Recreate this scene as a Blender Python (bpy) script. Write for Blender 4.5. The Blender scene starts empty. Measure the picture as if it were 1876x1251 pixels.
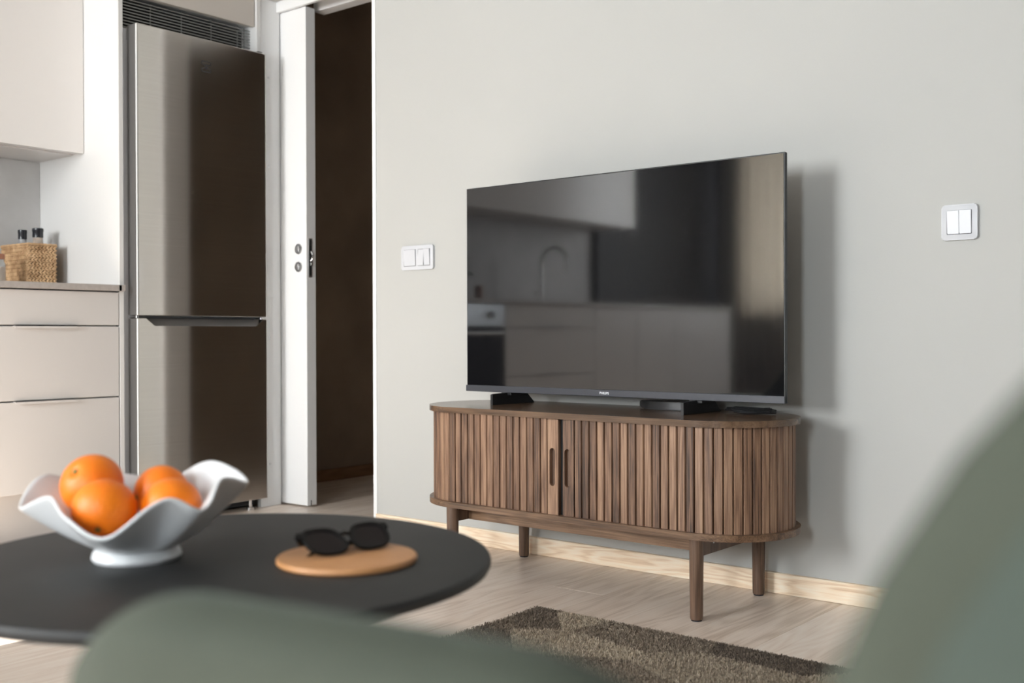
import bpy, bmesh, math, random
import numpy as np
from math import sin, cos, pi, radians, sqrt, atan2
from mathutils import Vector, Matrix
random.seed(7)
S = bpy.context.scene
C = S.collection

# ------------------------------------------------------------------ camera
F = 1976.0; YAW, PIT, ROL = radians(39.27), radians(.364), radians(-.17); H = 0.73
_c, _s = cos(YAW), sin(YAW)
V = Vector((-_s*cos(PIT), _c*cos(PIT), -sin(PIT))); R0 = Vector((_c, _s, 0)); U0 = R0.cross(V)
RV = cos(ROL)*R0 + sin(ROL)*U0; UV = -sin(ROL)*R0 + cos(ROL)*U0
cam = bpy.data.cameras.new('camera'); co = bpy.data.objects.new('camera', cam); C.objects.link(co)
cam.sensor_width = 36; cam.lens = F/1876*36; cam.clip_start = .01
co.matrix_world = Matrix(((RV.x, UV.x, -V.x, 0), (RV.y, UV.y, -V.y, 0), (RV.z, UV.z, -V.z, H), (0, 0, 0, 1)))
cam.dof.use_dof = True; cam.dof.focus_distance = 2.88; cam.dof.aperture_fstop = 3.6
S.camera = co
# ------------------------------------------------------------------ world, lights, exposure
w = bpy.data.worlds.new('sky'); S.world = w; w.use_nodes = True
w.node_tree.nodes['Background'].inputs[0].default_value = (.75, .86, 1, 1)
w.node_tree.nodes['Background'].inputs[1].default_value = 1.0
S.view_settings.view_transform = 'Standard'; S.view_settings.look = 'None'
S.view_settings.exposure = 0.22; S.view_settings.gamma = 1; S.view_settings.use_curve_mapping = False
def area(name, x0, x1, z0, z1, y, power, col):
    l = bpy.data.lights.new(name, 'AREA'); l.shape = 'RECTANGLE'; l.size = x1-x0; l.size_y = z1-z0
    l.energy = power; l.color = col
    o = bpy.data.objects.new(name, l); C.objects.link(o); o.location = ((x0+x1)/2, y, (z0+z1)/2)
    o.rotation_euler = (pi/2, 0, 0)  # facing +Y
    return o
area('daylight_left_window', -2.86, -2.16, .92, 2.32, -2.80, 128, (.95, .985, 1.0))
area('daylight_curtained_window', -4.02, -2.92, .92, 2.32, -2.80, 140, (.95, .985, 1.0))
area('daylight_right_window', -.18, .26, .92, 1.98, -2.80, 84, (.87, .955, 1.0))

sl = bpy.data.lights.new('sun', 'SUN'); sl.energy = 26; sl.angle = radians(.6); sl.color = (1, .97, .93)
so = bpy.data.objects.new('sun', sl); C.objects.link(so); so.location = (-2.5, -6, 5)
so.rotation_euler = Vector((-.088, 1, -.50)).to_track_quat('-Z', 'Y').to_euler()

# ------------------------------------------------------------------ materials
def mat(name, col, rough=.5, metal=0, **k):
    m = bpy.data.materials.new(name); m.use_nodes = True
    b = m.node_tree.nodes['Principled BSDF']
    b.inputs['Base Color'].default_value = (*col, 1); b.inputs['Roughness'].default_value = rough
    b.inputs['Metallic'].default_value = metal
    for a, v in k.items(): b.inputs[a.replace('_', ' ')].default_value = v
    return m
def srgb(r, g, b): return tuple(((v/255)/12.92 if v/255 <= .04045 else ((v/255+.055)/1.055)**2.4) for v in (r, g, b))
def N(m, t, **k):
    n = m.node_tree.nodes.new(t)
    for a, v in k.items(): setattr(n, a, v)
    return n
def L(m, a, b): m.node_tree.links.new(a, b)
def BS(m): return m.node_tree.nodes['Principled BSDF']
def noise_mat(name, c1, c2, scale=8, rough=.6, bump=.0, detail=4, stretch=(1, 1, 1), bscale=None, **k):
    m = mat(name, c1, rough, **k)
    tc = N(m, 'ShaderNodeTexCoord'); mp = N(m, 'ShaderNodeMapping'); mp.inputs['Scale'].default_value = stretch
    no = N(m, 'ShaderNodeTexNoise'); no.inputs['Scale'].default_value = scale; no.inputs['Detail'].default_value = detail
    r = N(m, 'ShaderNodeValToRGB'); r.color_ramp.elements[0].color = (*c1, 1); r.color_ramp.elements[1].color = (*c2, 1)
    r.color_ramp.elements[0].position = .3; r.color_ramp.elements[1].position = .7
    L(m, tc.outputs['Object'], mp.inputs[0]); L(m, mp.outputs[0], no.inputs[0]); L(m, no.outputs[0], r.inputs[0])
    L(m, r.outputs[0], BS(m).inputs['Base Color'])
    if bump:
        bn = N(m, 'ShaderNodeBump'); bn.inputs['Strength'].default_value = bump; bn.inputs['Distance'].default_value = .002
        n2 = N(m, 'ShaderNodeTexNoise'); n2.inputs['Scale'].default_value = bscale or scale*4
        L(m, mp.outputs[0], n2.inputs[0]); L(m, n2.outputs[0], bn.inputs['Height']); L(m, bn.outputs[0], BS(m).inputs['Normal'])
    return m
def wood(name, dark, mid, light, axis='Z', scale=1.0, rough=.5, tone=.25, fine=.35, figure=.6, bump=.25, rings=60):
    """grain runs along axis; each object gets its own offset and tone"""
    m = mat(name, mid, rough)
    tc = N(m, 'ShaderNodeTexCoord'); oi = N(m, 'ShaderNodeObjectInfo')
    off = N(m, 'ShaderNodeVectorMath', operation='SCALE'); cmb = N(m, 'ShaderNodeCombineXYZ')
    for i in range(3): L(m, oi.outputs['Random'], cmb.inputs[i])
    L(m, cmb.outputs[0], off.inputs[0]); off.inputs['Scale'].default_value = 37.0
    add = N(m, 'ShaderNodeVectorMath', operation='ADD'); L(m, tc.outputs['Object'], add.inputs[0]); L(m, off.outputs[0], add.inputs[1])
    def mapped(along, across):
        mp = N(m, 'ShaderNodeMapping'); v = [across]*3; v['XYZ'.index(axis)] = along
        mp.inputs['Scale'].default_value = v; L(m, add.outputs[0], mp.inputs[0]); return mp
    m1 = mapped(1.1*scale, 9*scale)
    n1 = N(m, 'ShaderNodeTexNoise'); n1.inputs['Scale'].default_value = 1; n1.inputs['Detail'].default_value = 3
    L(m, m1.outputs[0], n1.inputs[0])
    # growth rings = repeated bands of the low frequency noise -> cathedral figure
    mul = N(m, 'ShaderNodeMath', operation='MULTIPLY'); mul.inputs[1].default_value = rings; L(m, n1.outputs[0], mul.inputs[0])
    sn = N(m, 'ShaderNodeMath', operation='SINE'); L(m, mul.outputs[0], sn.inputs[0])
    mr = N(m, 'ShaderNodeMapRange'); mr.inputs[1].default_value = -1; mr.inputs[2].default_value = 1
    L(m, sn.outputs[0], mr.inputs[0])
    m2 = mapped(6*scale, 330*scale)
    n2 = N(m, 'ShaderNodeTexNoise'); n2.inputs['Scale'].default_value = 1; n2.inputs['Detail'].default_value = 5; n2.inputs['Roughness'].default_value = .7
    L(m, m2.outputs[0], n2.inputs[0])
    m3 = mapped(.8*scale, 30*scale)
    n3 = N(m, 'ShaderNodeTexNoise'); n3.inputs['Scale'].default_value = 1; n3.inputs['Detail'].default_value = 2
    L(m, m3.outputs[0], n3.inputs[0])
    def mth(op, a, b):
        x = N(m, 'ShaderNodeMath', operation=op)
        for i, q in enumerate((a, b)):
            if isinstance(q, (int, float)): x.inputs[i].default_value = q
            else: L(m, q, x.inputs[i])
        return x.outputs[0]
    f = mth('ADD', mth('MULTIPLY', mth('SUBTRACT', mr.outputs[0], .5), figure*.45), mth('MULTIPLY', mth('SUBTRACT', n2.outputs[0], .5), fine*3.2))
    f = mth('ADD', f, mth('MULTIPLY', mth('SUBTRACT', n3.outputs[0], .5), .9))
    f = mth('ADD', f, mth('MULTIPLY', mth('SUBTRACT', oi.outputs['Random'], .5), tone*2))
    f = mth('ADD', f, .5)
    r = N(m, 'ShaderNodeValToRGB'); e = r.color_ramp.elements
    e[0].color = (*dark, 1); e[1].color = (*light, 1); e[0].position = .05; e[1].position = .95
    x = e.new(.5); x.color = (*mid, 1)
    L(m, f, r.inputs[0]); L(m, r.outputs[0], BS(m).inputs['Base Color'])
    bn = N(m, 'ShaderNodeBump'); bn.inputs['Strength'].default_value = bump; bn.inputs['Distance'].default_value = .0006
    L(m, n2.outputs[0], bn.inputs['Height']); L(m, bn.outputs[0], BS(m).inputs['Normal'])
    return m

M = {}
M['wall'] = noise_mat('wall_paint', (.485, .484, .464), (.495, .494, .474), 3, .65, .08, bscale=180)
M['white_wall'] = noise_mat('white_paint', (.80, .79, .77), (.81, .80, .78), 3, .6, .05, bscale=150)
M['ceiling'] = noise_mat('ceiling_paint', (.45, .445, .44), (.46, .455, .45), 3, .7)
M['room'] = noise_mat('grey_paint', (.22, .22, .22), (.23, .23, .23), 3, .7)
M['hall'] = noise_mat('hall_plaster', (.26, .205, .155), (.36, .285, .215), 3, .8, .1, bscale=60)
M['gloss_white'] = mat('white_lacquer', (.84, .84, .84), .3)
M['cream_panel'] = mat('cream_panel', (.73, .722, .71), .4)
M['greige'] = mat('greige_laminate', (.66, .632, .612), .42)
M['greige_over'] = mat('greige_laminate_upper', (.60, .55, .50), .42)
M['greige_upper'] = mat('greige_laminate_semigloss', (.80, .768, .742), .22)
M['worktop'] = noise_mat('worktop_laminate', (.40, .36, .335), (.46, .42, .395), 60, .35)
M['backsplash'] = noise_mat('stone_backsplash', (.48, .465, .45), (.56, .545, .53), 7, .45, .05)
M['dark'] = mat('dark_cavity', (.012, .012, .012), .8)
M['slat_metal'] = mat('grille_metal', (.30, .30, .29), .45, .6)
M['chrome'] = mat('chrome', (.75, .75, .75), .12, 1)
M['satin'] = mat('satin_metal', (.55, .55, .56), .3, 1)
M['body_grey'] = mat('fridge_body_grey', (.72, .75, .80), .3, 0)
M['side_grey'] = mat('fridge_door_side', (.24, .23, .225), .4, .6)
M['gasket'] = mat('dark_gasket', (.05, .052, .055), .6)
m = noise_mat('brushed_steel', (.60, .575, .545), (.64, .615, .585), 1, .15, metal=1, stretch=(1, 2, 500), detail=2)
b = BS(m); b.inputs['Anisotropic'].default_value = .95; b.inputs['Anisotropic Rotation'].default_value = .25
tg = N(m, 'ShaderNodeTangent', direction_type='RADIAL', axis='Z'); L(m, tg.outputs[0], b.inputs['Tangent']); M['steel'] = m
M['screen'] = mat('screen_glass', (.006, .006, .007), .05, IOR=1.65)
M['tv_black'] = mat('tv_black_plastic', (.012, .012, .013), .4)
M['tv_bezel'] = mat('tv_grey_bezel', (.055, .058, .07), .38, .2)
M['logo_white'] = mat('logo_white', (.8, .82, .86), .4)
M['walnut'] = wood('smoked_oak_slat', (.040, .020, .012), (.195, .105, .062), (.37, .225, .14), 'Z', 1.0, .5, .22, .62, .5, .45)
M['walnut_top'] = wood('smoked_oak_top', (.05, .028, .017), (.13, .077, .046), (.22, .135, .083), 'X', 1.0, .2, .05, .33, .5, .15)
M['walnut_x'] = wood('smoked_oak_board', (.05, .027, .016), (.165, .093, .053), (.29, .175, .105), 'X', 1.0, .33, .05, .6, .5, .3)
M['walnut_leg'] = wood('smoked_oak_leg', (.04, .024, .016), (.115, .066, .042), (.21, .128, .085), 'Z', 1.0, .42, .08, .5, .4, .25)
M['oak'] = wood('oak_floor', (.56, .44, .345), (.82, .70, .60), (.90, .81, .72), 'Y', .55, .33, .07, .30, .55, .12, 120)
M['ash'] = wood('ash_baseboard', (.66, .45, .28), (.90, .72, .53), (.95, .85, .70), 'X', 1.3, .45, .03, .34, .9, .12, 90)
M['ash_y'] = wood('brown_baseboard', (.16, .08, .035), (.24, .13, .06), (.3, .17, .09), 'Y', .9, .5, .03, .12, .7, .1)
M['table'] = noise_mat('black_tabletop', (.009, .009, .009), (.016, .0158, .0155), 14, .58, .12, bscale=220)
M['ceramic'] = mat('white_ceramic', (.66, .67, .68), .3)
m = noise_mat('orange_peel', (.90, .185, .002), (.95, .23, .003), 20, .4, .35, bscale=420); M['orange'] = m
M['stem'] = mat('orange_stem', (.13, .16, .04), .7)
M['leather'] = noise_mat('tan_leather', (.48, .225, .085), (.55, .27, .11), 25, .5, .15, bscale=600)
M['acetate'] = mat('black_acetate', (.006, .006, .006), .15, IOR=1.35)
M['lens'] = mat('dark_lens', (.012, .008, .008), .08, IOR=1.4)
M['white_plastic'] = mat('white_plastic', (.62, .63, .66), .3)
M['switch_gap'] = mat('switch_gap', (.10, .10, .11), .6)
def velvet(name, a, b_):
    m = noise_mat(name, a, b_, 9, .85, .25, bscale=700)
    BS(m).inputs['Sheen Weight'].default_value = .12; BS(m).inputs['Sheen Roughness'].default_value = .4
    BS(m).inputs['Sheen Tint'].default_value = (.7, .85, .75, 1)
    return m
M['velvet'] = velvet('green_velvet', (.046, .054, .038), (.061, .071, .051))
M['velvet2'] = velvet('green_velvet_cushion', (.042, .056, .045), (.054, .071, .056))
M['seagrass'] = noise_mat('woven_seagrass', (.36, .20, .09), (.72, .48, .27), 30, .7, .3)
M['basket_in'] = mat('basket_inside', (.07, .04, .02), .9)
M['glass'] = mat('clear_glass', (.9, .92, .92), .05, Transmission_Weight=.9, IOR=1.3)
M['spice'] = mat('spice_fill', (.78, .62, .50), .8)
M['black_cap'] = mat('black_cap', (.012, .013, .018), .22)
M['plant'] = noise_mat('leaf_green', (.03, .09, .02), (.06, .15, .04), 30, .5)
M['terracotta'] = mat('terracotta', (.45, .2, .12), .7)
M['oven'] = mat('oven_glass', (.012, .012, .013), .1)
M['curtain'] = noise_mat('curtain_cloth', (.55, .52, .47), (.60, .57, .52), 200, .9)
_m = M['curtain']; _tr = N(_m, 'ShaderNodeBsdfTranslucent'); _tr.inputs[0].default_value = (.62, .58, .52, 1); _mx = N(_m, 'ShaderNodeMixShader'); _mx.inputs[0].default_value = .65
_out = _m.node_tree.nodes['Material Output']; L(_m, BS(_m).outputs[0], _mx.inputs[1]); L(_m, _tr.outputs[0], _mx.inputs[2]); L(_m, _mx.outputs[0], _out.inputs[0])
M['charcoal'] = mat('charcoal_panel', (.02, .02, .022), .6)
mg = bpy.data.materials.new('window_glass'); mg.use_nodes = True; mg.node_tree.nodes.clear()
o_ = N(mg, 'ShaderNodeOutputMaterial'); t_ = N(mg, 'ShaderNodeBsdfTransparent'); g_ = N(mg, 'ShaderNodeBsdfGlossy'); x_ = N(mg, 'ShaderNodeMixShader')
g_.inputs['Roughness'].default_value = .02; x_.inputs[0].default_value = .06
L(mg, t_.outputs[0], x_.inputs[1]); L(mg, g_.outputs[0], x_.inputs[2]); L(mg, x_.outputs[0], o_.inputs[0]); M['window_glass'] = mg
# rug: soft blocks of brown and beige
m = mat('rug_pile', (.2, .15, .11), .95); tc = N(m, 'ShaderNodeTexCoord'); mp = N(m, 'ShaderNodeMapping')
mp.inputs['Scale'].default_value = (3.3, 5.2, 0); mp.inputs['Rotation'].default_value = (0, 0, .5)
vo = N(m, 'ShaderNodeTexVoronoi'); vo.inputs['Scale'].default_value = 1; vo.inputs['Randomness'].default_value = .7
nn = N(m, 'ShaderNodeTexNoise'); nn.inputs['Scale'].default_value = 120; sep = N(m, 'ShaderNodeSeparateColor')
ad = N(m, 'ShaderNodeMath', operation='MULTIPLY_ADD'); ad.inputs[1].default_value = .9
rr = N(m, 'ShaderNodeValToRGB'); e = rr.color_ramp.elements
e[0].position = .45; e[0].color = (.11, .085, .066, 1); e[1].position = 1.15 if False else 1.0; e[1].color = (.50, .42, .32, 1)
x = e.new(.75); x.color = (.24, .19, .145, 1)
L(m, tc.outputs['Object'], mp.inputs[0]); L(m, mp.outputs[0], vo.inputs[0]); L(m, vo.outputs['Color'], sep.inputs[0])
L(m, tc.outputs['Object'], nn.inputs[0]); L(m, sep.outputs[0], ad.inputs[0]); L(m, nn.outputs[0], ad.inputs[2])
ad.inputs[1].default_value = .62
L(m, ad.outputs[0], rr.inputs[0]); L(m, rr.outputs[0], BS(m).inputs['Base Color']); M['rug'] = m
M['rug_edge'] = mat('rug_binding', (.42, .36, .28), .9)

# ------------------------------------------------------------------ helpers
def new(): return bmesh.new()
def box(bm, x0, x1, y0, y1, z0, z1, bev=0, seg=2):
    r = bmesh.ops.create_cube(bm, size=1)
    vs = r['verts']
    for v in vs:
        v.co = Vector(((x0+x1)/2+v.co.x*(x1-x0), (y0+y1)/2+v.co.y*(y1-y0), (z0+z1)/2+v.co.z*(z1-z0)))
    if bev:
        es = list({e for v in vs for e in v.link_edges})
        bmesh.ops.bevel(bm, geom=es, offset=bev, segments=seg, affect='EDGES', profile=.5)
    return bm
def obj(name, bm, m, parent=None, off=(0, 0, 0), smooth=False, origin=None, **props):
    me = bpy.data.meshes.new(name)
    if isinstance(bm, bmesh.types.BMesh):
        bmesh.ops.recalc_face_normals(bm, faces=bm.faces[:]); bm.to_mesh(me); bm.free()
    else: me = bm; me.name = name
    if any(off): me.transform(Matrix.Translation(-Vector(off)))
    if m is not None: me.materials.clear(); me.materials.append(M[m] if isinstance(m, str) else m)
    if smooth:
        me.polygons.foreach_set('use_smooth', [True]*len(me.polygons))
        if smooth != 'all': 
            try: me.set_sharp_from_angle(angle=radians(40))
            except Exception: pass
    o = bpy.data.objects.new(name, me); C.objects.link(o)
    if parent: o.parent = parent
    for k, v in props.items(): o[k] = v
    return o
def thing(name, loc, label, cat, rz=0, group=None):
    o = bpy.data.objects.new(name, None); C.objects.link(o); o.location = loc; o.rotation_euler = (0, 0, rz)
    o['label'] = label; o['category'] = cat; o.empty_display_size = .05
    if group: o['group'] = group
    return o
def struct(name, bm, m, parent=None, **k):
    o = obj(name, bm, m, parent, **k)
    if not parent: o['kind'] = 'structure'
    return o
def copy_tree(o, parent=None):
    c = o.copy(); C.objects.link(c); c.parent = parent
    for ch in list(o.children): copy_tree(ch, c)
    return c
def tube(bm, pts, rad, n=10, closed=False, caps=True):
    pts = [Vector(p) for p in pts]; k = len(pts); rings = []
    rad = rad if hasattr(rad, '__len__') else [rad]*k
    up = None
    for i, p in enumerate(pts):
        a = pts[(i-1) % k] if (closed or i) else p; b_ = pts[(i+1) % k] if (closed or i < k-1) else p
        t = (b_-a).normalized()
        if up is None:
            up = Vector((0, 0, 1)) if abs(t.z) < .9 else Vector((1, 0, 0))
        s = t.cross(up).normalized(); up = s.cross(t).normalized()
        rings.append([bm.verts.new(p+rad[i]*(cos(2*pi*j/n)*s+sin(2*pi*j/n)*up)) for j in range(n)])
    for i in range(k if closed else k-1):
        A, B = rings[i], rings[(i+1) % k]
        for j in range(n): bm.faces.new((A[j], A[(j+1) % n], B[(j+1) % n], B[j]))
    if caps and not closed: bm.faces.new(rings[0][::-1]); bm.faces.new(rings[-1])
    return bm
def lathe(bm, prof, n=32, cx=0, cy=0, cz=0):
    rings = []
    for r, z in prof:
        if r < 1e-6: rings.append([bm.verts.new((cx, cy, cz+z))])
        else: rings.append([bm.verts.new((cx+r*cos(2*pi*j/n), cy+r*sin(2*pi*j/n), cz+z)) for j in range(n)])
    for A, B in zip(rings, rings[1:]):
        for j in range(n):
            a = [A[j % len(A)], A[(j+1) % len(A)], B[(j+1) % len(B)], B[j % len(B)]]
            u = []
            for v in a:
                if v not in u: u.append(v)
            if len(u) > 2: bm.faces.new(u)
    return bm
def prism(bm, pts, z0, z1, bev=0):
    """polygon pts (x,y) extruded z0..z1"""
    a = [bm.verts.new((x, y, z0)) for x, y in pts]; b_ = [bm.verts.new((x, y, z1)) for x, y in pts]; n = len(pts)
    fs = [bm.faces.new(a[::-1]), bm.faces.new(b_)]
    for i in range(n): bm.faces.new((a[i], a[(i+1) % n], b_[(i+1) % n], b_[i]))
    if bev:
        es = list(fs[0].edges)+list(fs[1].edges)
        bmesh.ops.bevel(bm, geom=es, offset=bev, segments=2, affect='EDGES', profile=.5)
    return bm
def rrect(x0, x1, y0, y1, r, n=6):
    p = []
    for cx, cy, a0 in ((x1-r, y1-r, 0), (x0+r, y1-r, pi/2), (x0+r, y0+r, pi), (x1-r, y0+r, 3*pi/2)):
        for i in range(n+1): a = a0+pi/2*i/n; p.append((cx+r*cos(a), cy+r*sin(a)))
    return p
def holed(outer, holes, depth, bevel=0):
    """plate in XY extruded in Z by depth (centred), with holes"""
    cu = bpy.data.curves.new('c', 'CURVE'); cu.dimensions = '2D'; cu.fill_mode = 'BOTH'; cu.extrude = depth/2; cu.bevel_depth = bevel
    for pl in [outer]+holes:
        s = cu.splines.new('POLY'); s.points.add(len(pl)-1); s.use_cyclic_u = True
        for i, (x, y) in enumerate(pl): s.points[i].co = (x, y, 0, 1)
    t = bpy.data.objects.new('t', cu); me = bpy.data.meshes.new_from_object(t)
    bpy.data.objects.remove(t); return me
def xform(me_or_bm, mtx):
    if isinstance(me_or_bm, bmesh.types.BMesh): bmesh.ops.transform(me_or_bm, matrix=mtx, verts=me_or_bm.verts[:])
    else: me_or_bm.transform(mtx)
    return me_or_bm
FACE_Y = Matrix.Rotation(pi/2, 4, 'X')           # XY plate -> XZ plate facing -Y (local z -> -y)
FACE_X = Matrix(((0, 0, 1, 0), (1, 0, 0, 0), (0, 1, 0, 0), (0, 0, 0, 1)))   # (x,y,z) -> (z, x, y): plate in YZ facing +X

# ------------------------------------------------------------------ the room
DW = 2.823
bm = new(); box(bm, -2.965, 2.2, DW, 2.955, 0, 2.5); box(bm, -3.72, -2.965, DW, 2.95, 2.16, 2.5); struct('wall_north', bm, 'wall')
bm = new(); box(bm, -4.45, -4.326, -2.7, 2.98, 0, 2.5); struct('wall_west', bm, 'white_wall')
bm = new(); box(bm, -4.326, -3.745, 2.905, 2.96, 0, 2.5); box(bm, -4.326, -3.78, 3.045, 3.11, 0, 2.5); struct('wall_northwest', bm, 'white_wall')
bm = new(); box(bm, 2.2, 2.3, -2.7, 2.955, 0, 2.5); struct('wall_east', bm, 'room')
bm = new()
for x0, x1, z0, z1 in ((-4.45, -4.05, 0, 2.5), (-2.13, -.20, 0, 2.5), (.28, 2.3, 0, 2.5), (-4.05, -2.13, 0, .9), (-4.05, -2.13, 2.34, 2.5), (-.20, .28, 0, .9), (-.20, .28, 2.0, 2.5)):
    box(bm, x0, x1, -2.84, -2.70, z0, z1)
struct('wall_south', bm, 'room')
bm = new(); box(bm, -4.45, 2.3, -2.84, 4.9, 2.5, 2.6); struct('ceiling', bm, 'ceiling')
# hall behind the sliding door
bm = new(); box(bm, -4.25, -4.13, 3.045, 4.8, 0, 2.5); struct('wall_hall_west', bm, 'hall')
bm = new(); box(bm, -4.25, -2.75, 4.8, 4.9, 0, 2.5); struct('wall_hall_north', bm, 'hall')
bm = new(); box(bm, -2.85, -2.75, 2.955, 4.8, 0, 2.5); struct('wall_hall_east', bm, 'hall')
bm = new(); box(bm, -3.60, -2.85, 3.06, 3.12, 2.119, 2.5, .003); struct('trim_1', bm, 'gloss_white', label='white door lining head behind the sliding door leaf')
bm = new(); box(bm, -3.749, -2.95, 2.958, 2.976, 2.117, 2.26, .002); struct('trim_2', bm, 'gloss_white', label='white pelmet board over the sliding door')
bm = new(); box(bm, -2.983, -2.965, 2.819, 2.958, 0, 2.16, .001); struct('trim_3', bm, 'gloss_white', label='narrow white jamb edge of the doorway')
t = bpy.data.objects.new('trim_4', None); C.objects.link(t); t['kind'] = 'structure'; t['label'] = 'pale grey filler board between fridge and sliding door'; t.location = (-3.72, 2.92, 0)
bm = new(); box(bm, -3.745, -3.722, 2.866, 2.974, 0, 2.5, .001); obj('board', bm, 'gloss_white', t, off=(-3.72, 2.92, 0))
for z in (1.83, 1.45, .72, .18):
    bm = new(); lathe(bm, [(0, .0012), (.005, .0012), (.0055, 0)], 14); xform(bm, Matrix.Translation((-3.722, 2.915, z)) @ FACE_X)
    obj('screw_cap', bm, 'satin', t, off=(-3.72, 2.92, 0), smooth=True)
# sliding door leaf (door_1)
d1 = bpy.data.objects.new('door_1', None); C.objects.link(d1); d1['kind'] = 'structure'; d1['label'] = 'white sliding door leaf pushed back beside the fridge'; d1.location = (-3.9, 3.0, 0)
O1 = (-3.9, 3.0, 0)
bm = new(); box(bm, -4.30, -3.556, 2.98, 3.030, .008, 2.118, .0012); obj('leaf', bm, 'gloss_white', d1, off=O1)
for z in (1.097, 1.021):
    bm = new(); lathe(bm, [(0, .001), (.011, .001), (.012, .003), (.021, .004), (.0225, .002), (.0225, 0)], 28); xform(bm, Matrix.Translation((-3.608, 2.98, z)) @ FACE_Y)
    q = obj('lock_rosette', bm, 'satin', d1, off=O1, smooth=True)
    bm = new(); box(bm, -3.6125, -3.6035, 2.9755, 2.979, z-.012, z+.012, .0008); box(bm, -3.618, -3.598, 2.9757, 2.979, z-.002, z+.002, .0005)
    obj('thumb_turn', bm, 'chrome', q, off=O1)
bm = new(); box(bm, -3.5563, -3.5553, 2.9905, 3.0105, .975, 1.14, .0003); lp = obj('lock_plate', bm, 'satin', d1, off=O1)
me = xform(holed(rrect(2.9935, 3.0075, .982, 1.133, .0069), [], .0012), FACE_X); me.transform(Matrix.Translation((-3.5549, 0, 0))); obj('lock_slot', me, 'dark', lp, off=O1)
bm = new(); tube(bm, [(-3.553, 3.002, 1.085), (-3.548, 3.003, 1.078), (-3.545, 3.004, 1.066), (-3.549, 3.004, 1.052), (-3.554, 3.003, 1.046)], .0035, 8); box(bm, -3.556, -3.549, 2.998, 3.007, 1.025, 1.04, .001)
obj('hook_bolt', bm, 'chrome', lp, off=O1, smooth=True)
bm = new(); box(bm, -3.5562, -3.5545, 2.9985, 3.0015, .008, .03); obj('floor_guide_slot', bm, 'dark', d1, off=O1)

# floor: base + single planks (grain along Y)
fl = bpy.data.objects.new('floor', None); C.objects.link(fl); fl['kind'] = 'structure'; fl['label'] = 'pale oak plank floor running towards the TV wall'
bm = new(); box(bm, -4.33, 2.2, -2.7, 2.96, -.05, -.012); box(bm, -4.13, -2.85, 2.96, 4.8, -.05, -.012); obj('subfloor', bm, 'dark', fl)
PW = .187; x = -4.33; i = 0
while x < 2.2-1e-6:
    x1 = min(x+PW, 2.2); yend = 4.8 if (x > -4.15 and x1 < -2.80) else 2.96
    y = -2.7 - random.uniform(0, 1.7)
    while y < yend:
        y1 = y+2.2; a, b_ = max(y, -2.7), min(y1, yend)
        if yend-b_ < .12: b_ = yend
        if b_-a > .02:
            me = bpy.data.meshes.new('plank'); cx, cy = (x+x1)/2, (a+b_)/2
            hx, hy = (x1-x)/2-.0003, (b_-a)/2-.0003; c = .0009
            vs = [(sx*hx, sy*hy, -.012) for sx, sy in ((-1, -1), (1, -1), (1, 1), (-1, 1))] + [(sx*hx, sy*hy, -c) for sx, sy in ((-1, -1), (1, -1), (1, 1), (-1, 1))] + [(sx*(hx-c), sy*(hy-c), 0) for sx, sy in ((-1, -1), (1, -1), (1, 1), (-1, 1))]
            fs = [(3, 2, 1, 0)]+[(k, (k+1) % 4, 4+(k+1) % 4, 4+k) for k in range(4)]+[(4+k, 4+(k+1) % 4, 8+(k+1) % 4, 8+k) for k in range(4)]+[(8, 9, 10, 11)]
            me.from_pydata(vs, [], fs); me.materials.append(M['oak'])
            o = bpy.data.objects.new('plank', me); C.objects.link(o); o.parent = fl; o.location = (cx, cy, 0)
        y = b_ if b_ < yend else yend+1
        if b_ < yend: y = y1 if y1 <= yend else yend
    x = x1; i += 1
# baseboards
bm = new(); box(bm, -2.963, 2.19, 2.811, DW+.001, .0005, .059, .002); struct('baseboard_north', bm, 'ash', label='light ash skirting board below the TV wall')
bm = new(); box(bm, -4.131, -4.119, 3.2, 4.79, .0005, .06, .002); struct('baseboard_hall', bm, 'ash_y')
bm = new(); box(bm, 2.188, 2.201, -2.69, 2.80, .0005, .059, .002); struct('baseboard_east', bm, 'ash')
# windows in the wall behind the camera
for i, (x0, x1, mull, zt_) in enumerate(((-4.05, -2.13, -2.89, 2.34), (-.20, .28, None, 2.0))):  # right window's head is shaped low so the sun misses the armchairs
    wn = bpy.data.objects.new('window_%d' % (i+1), None); C.objects.link(wn); wn['kind'] = 'structure'; wn.location = ((x0+x1)/2, -2.76, 0)
    bm = new(); W = .03
    for a in ((x0, x0+W, .9, zt_), (x1-W, x1, .9, zt_), (x0, x1, .9, .9+W), (x0, x1, zt_-W, zt_)): box(bm, a[0], a[1], -2.79, -2.73, a[2], a[3], .003)
    if mull: box(bm, mull-.03, mull+.03, -2.79, -2.73, .9, 2.34, .003)
    obj('frame', bm, 'gloss_white', wn, off=wn.location)
    bm = new(); box(bm, x0+W, x1-W, -2.762, -2.758, .93, zt_-.03); obj('pane', bm, 'window_glass', wn, off=wn.location)
    bm = new(); box(bm, x0-.03, x1+.03, -2.73, -2.66, .875, .90, .004); obj('window_sill', bm, 'gloss_white', wn, off=wn.location)

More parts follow.
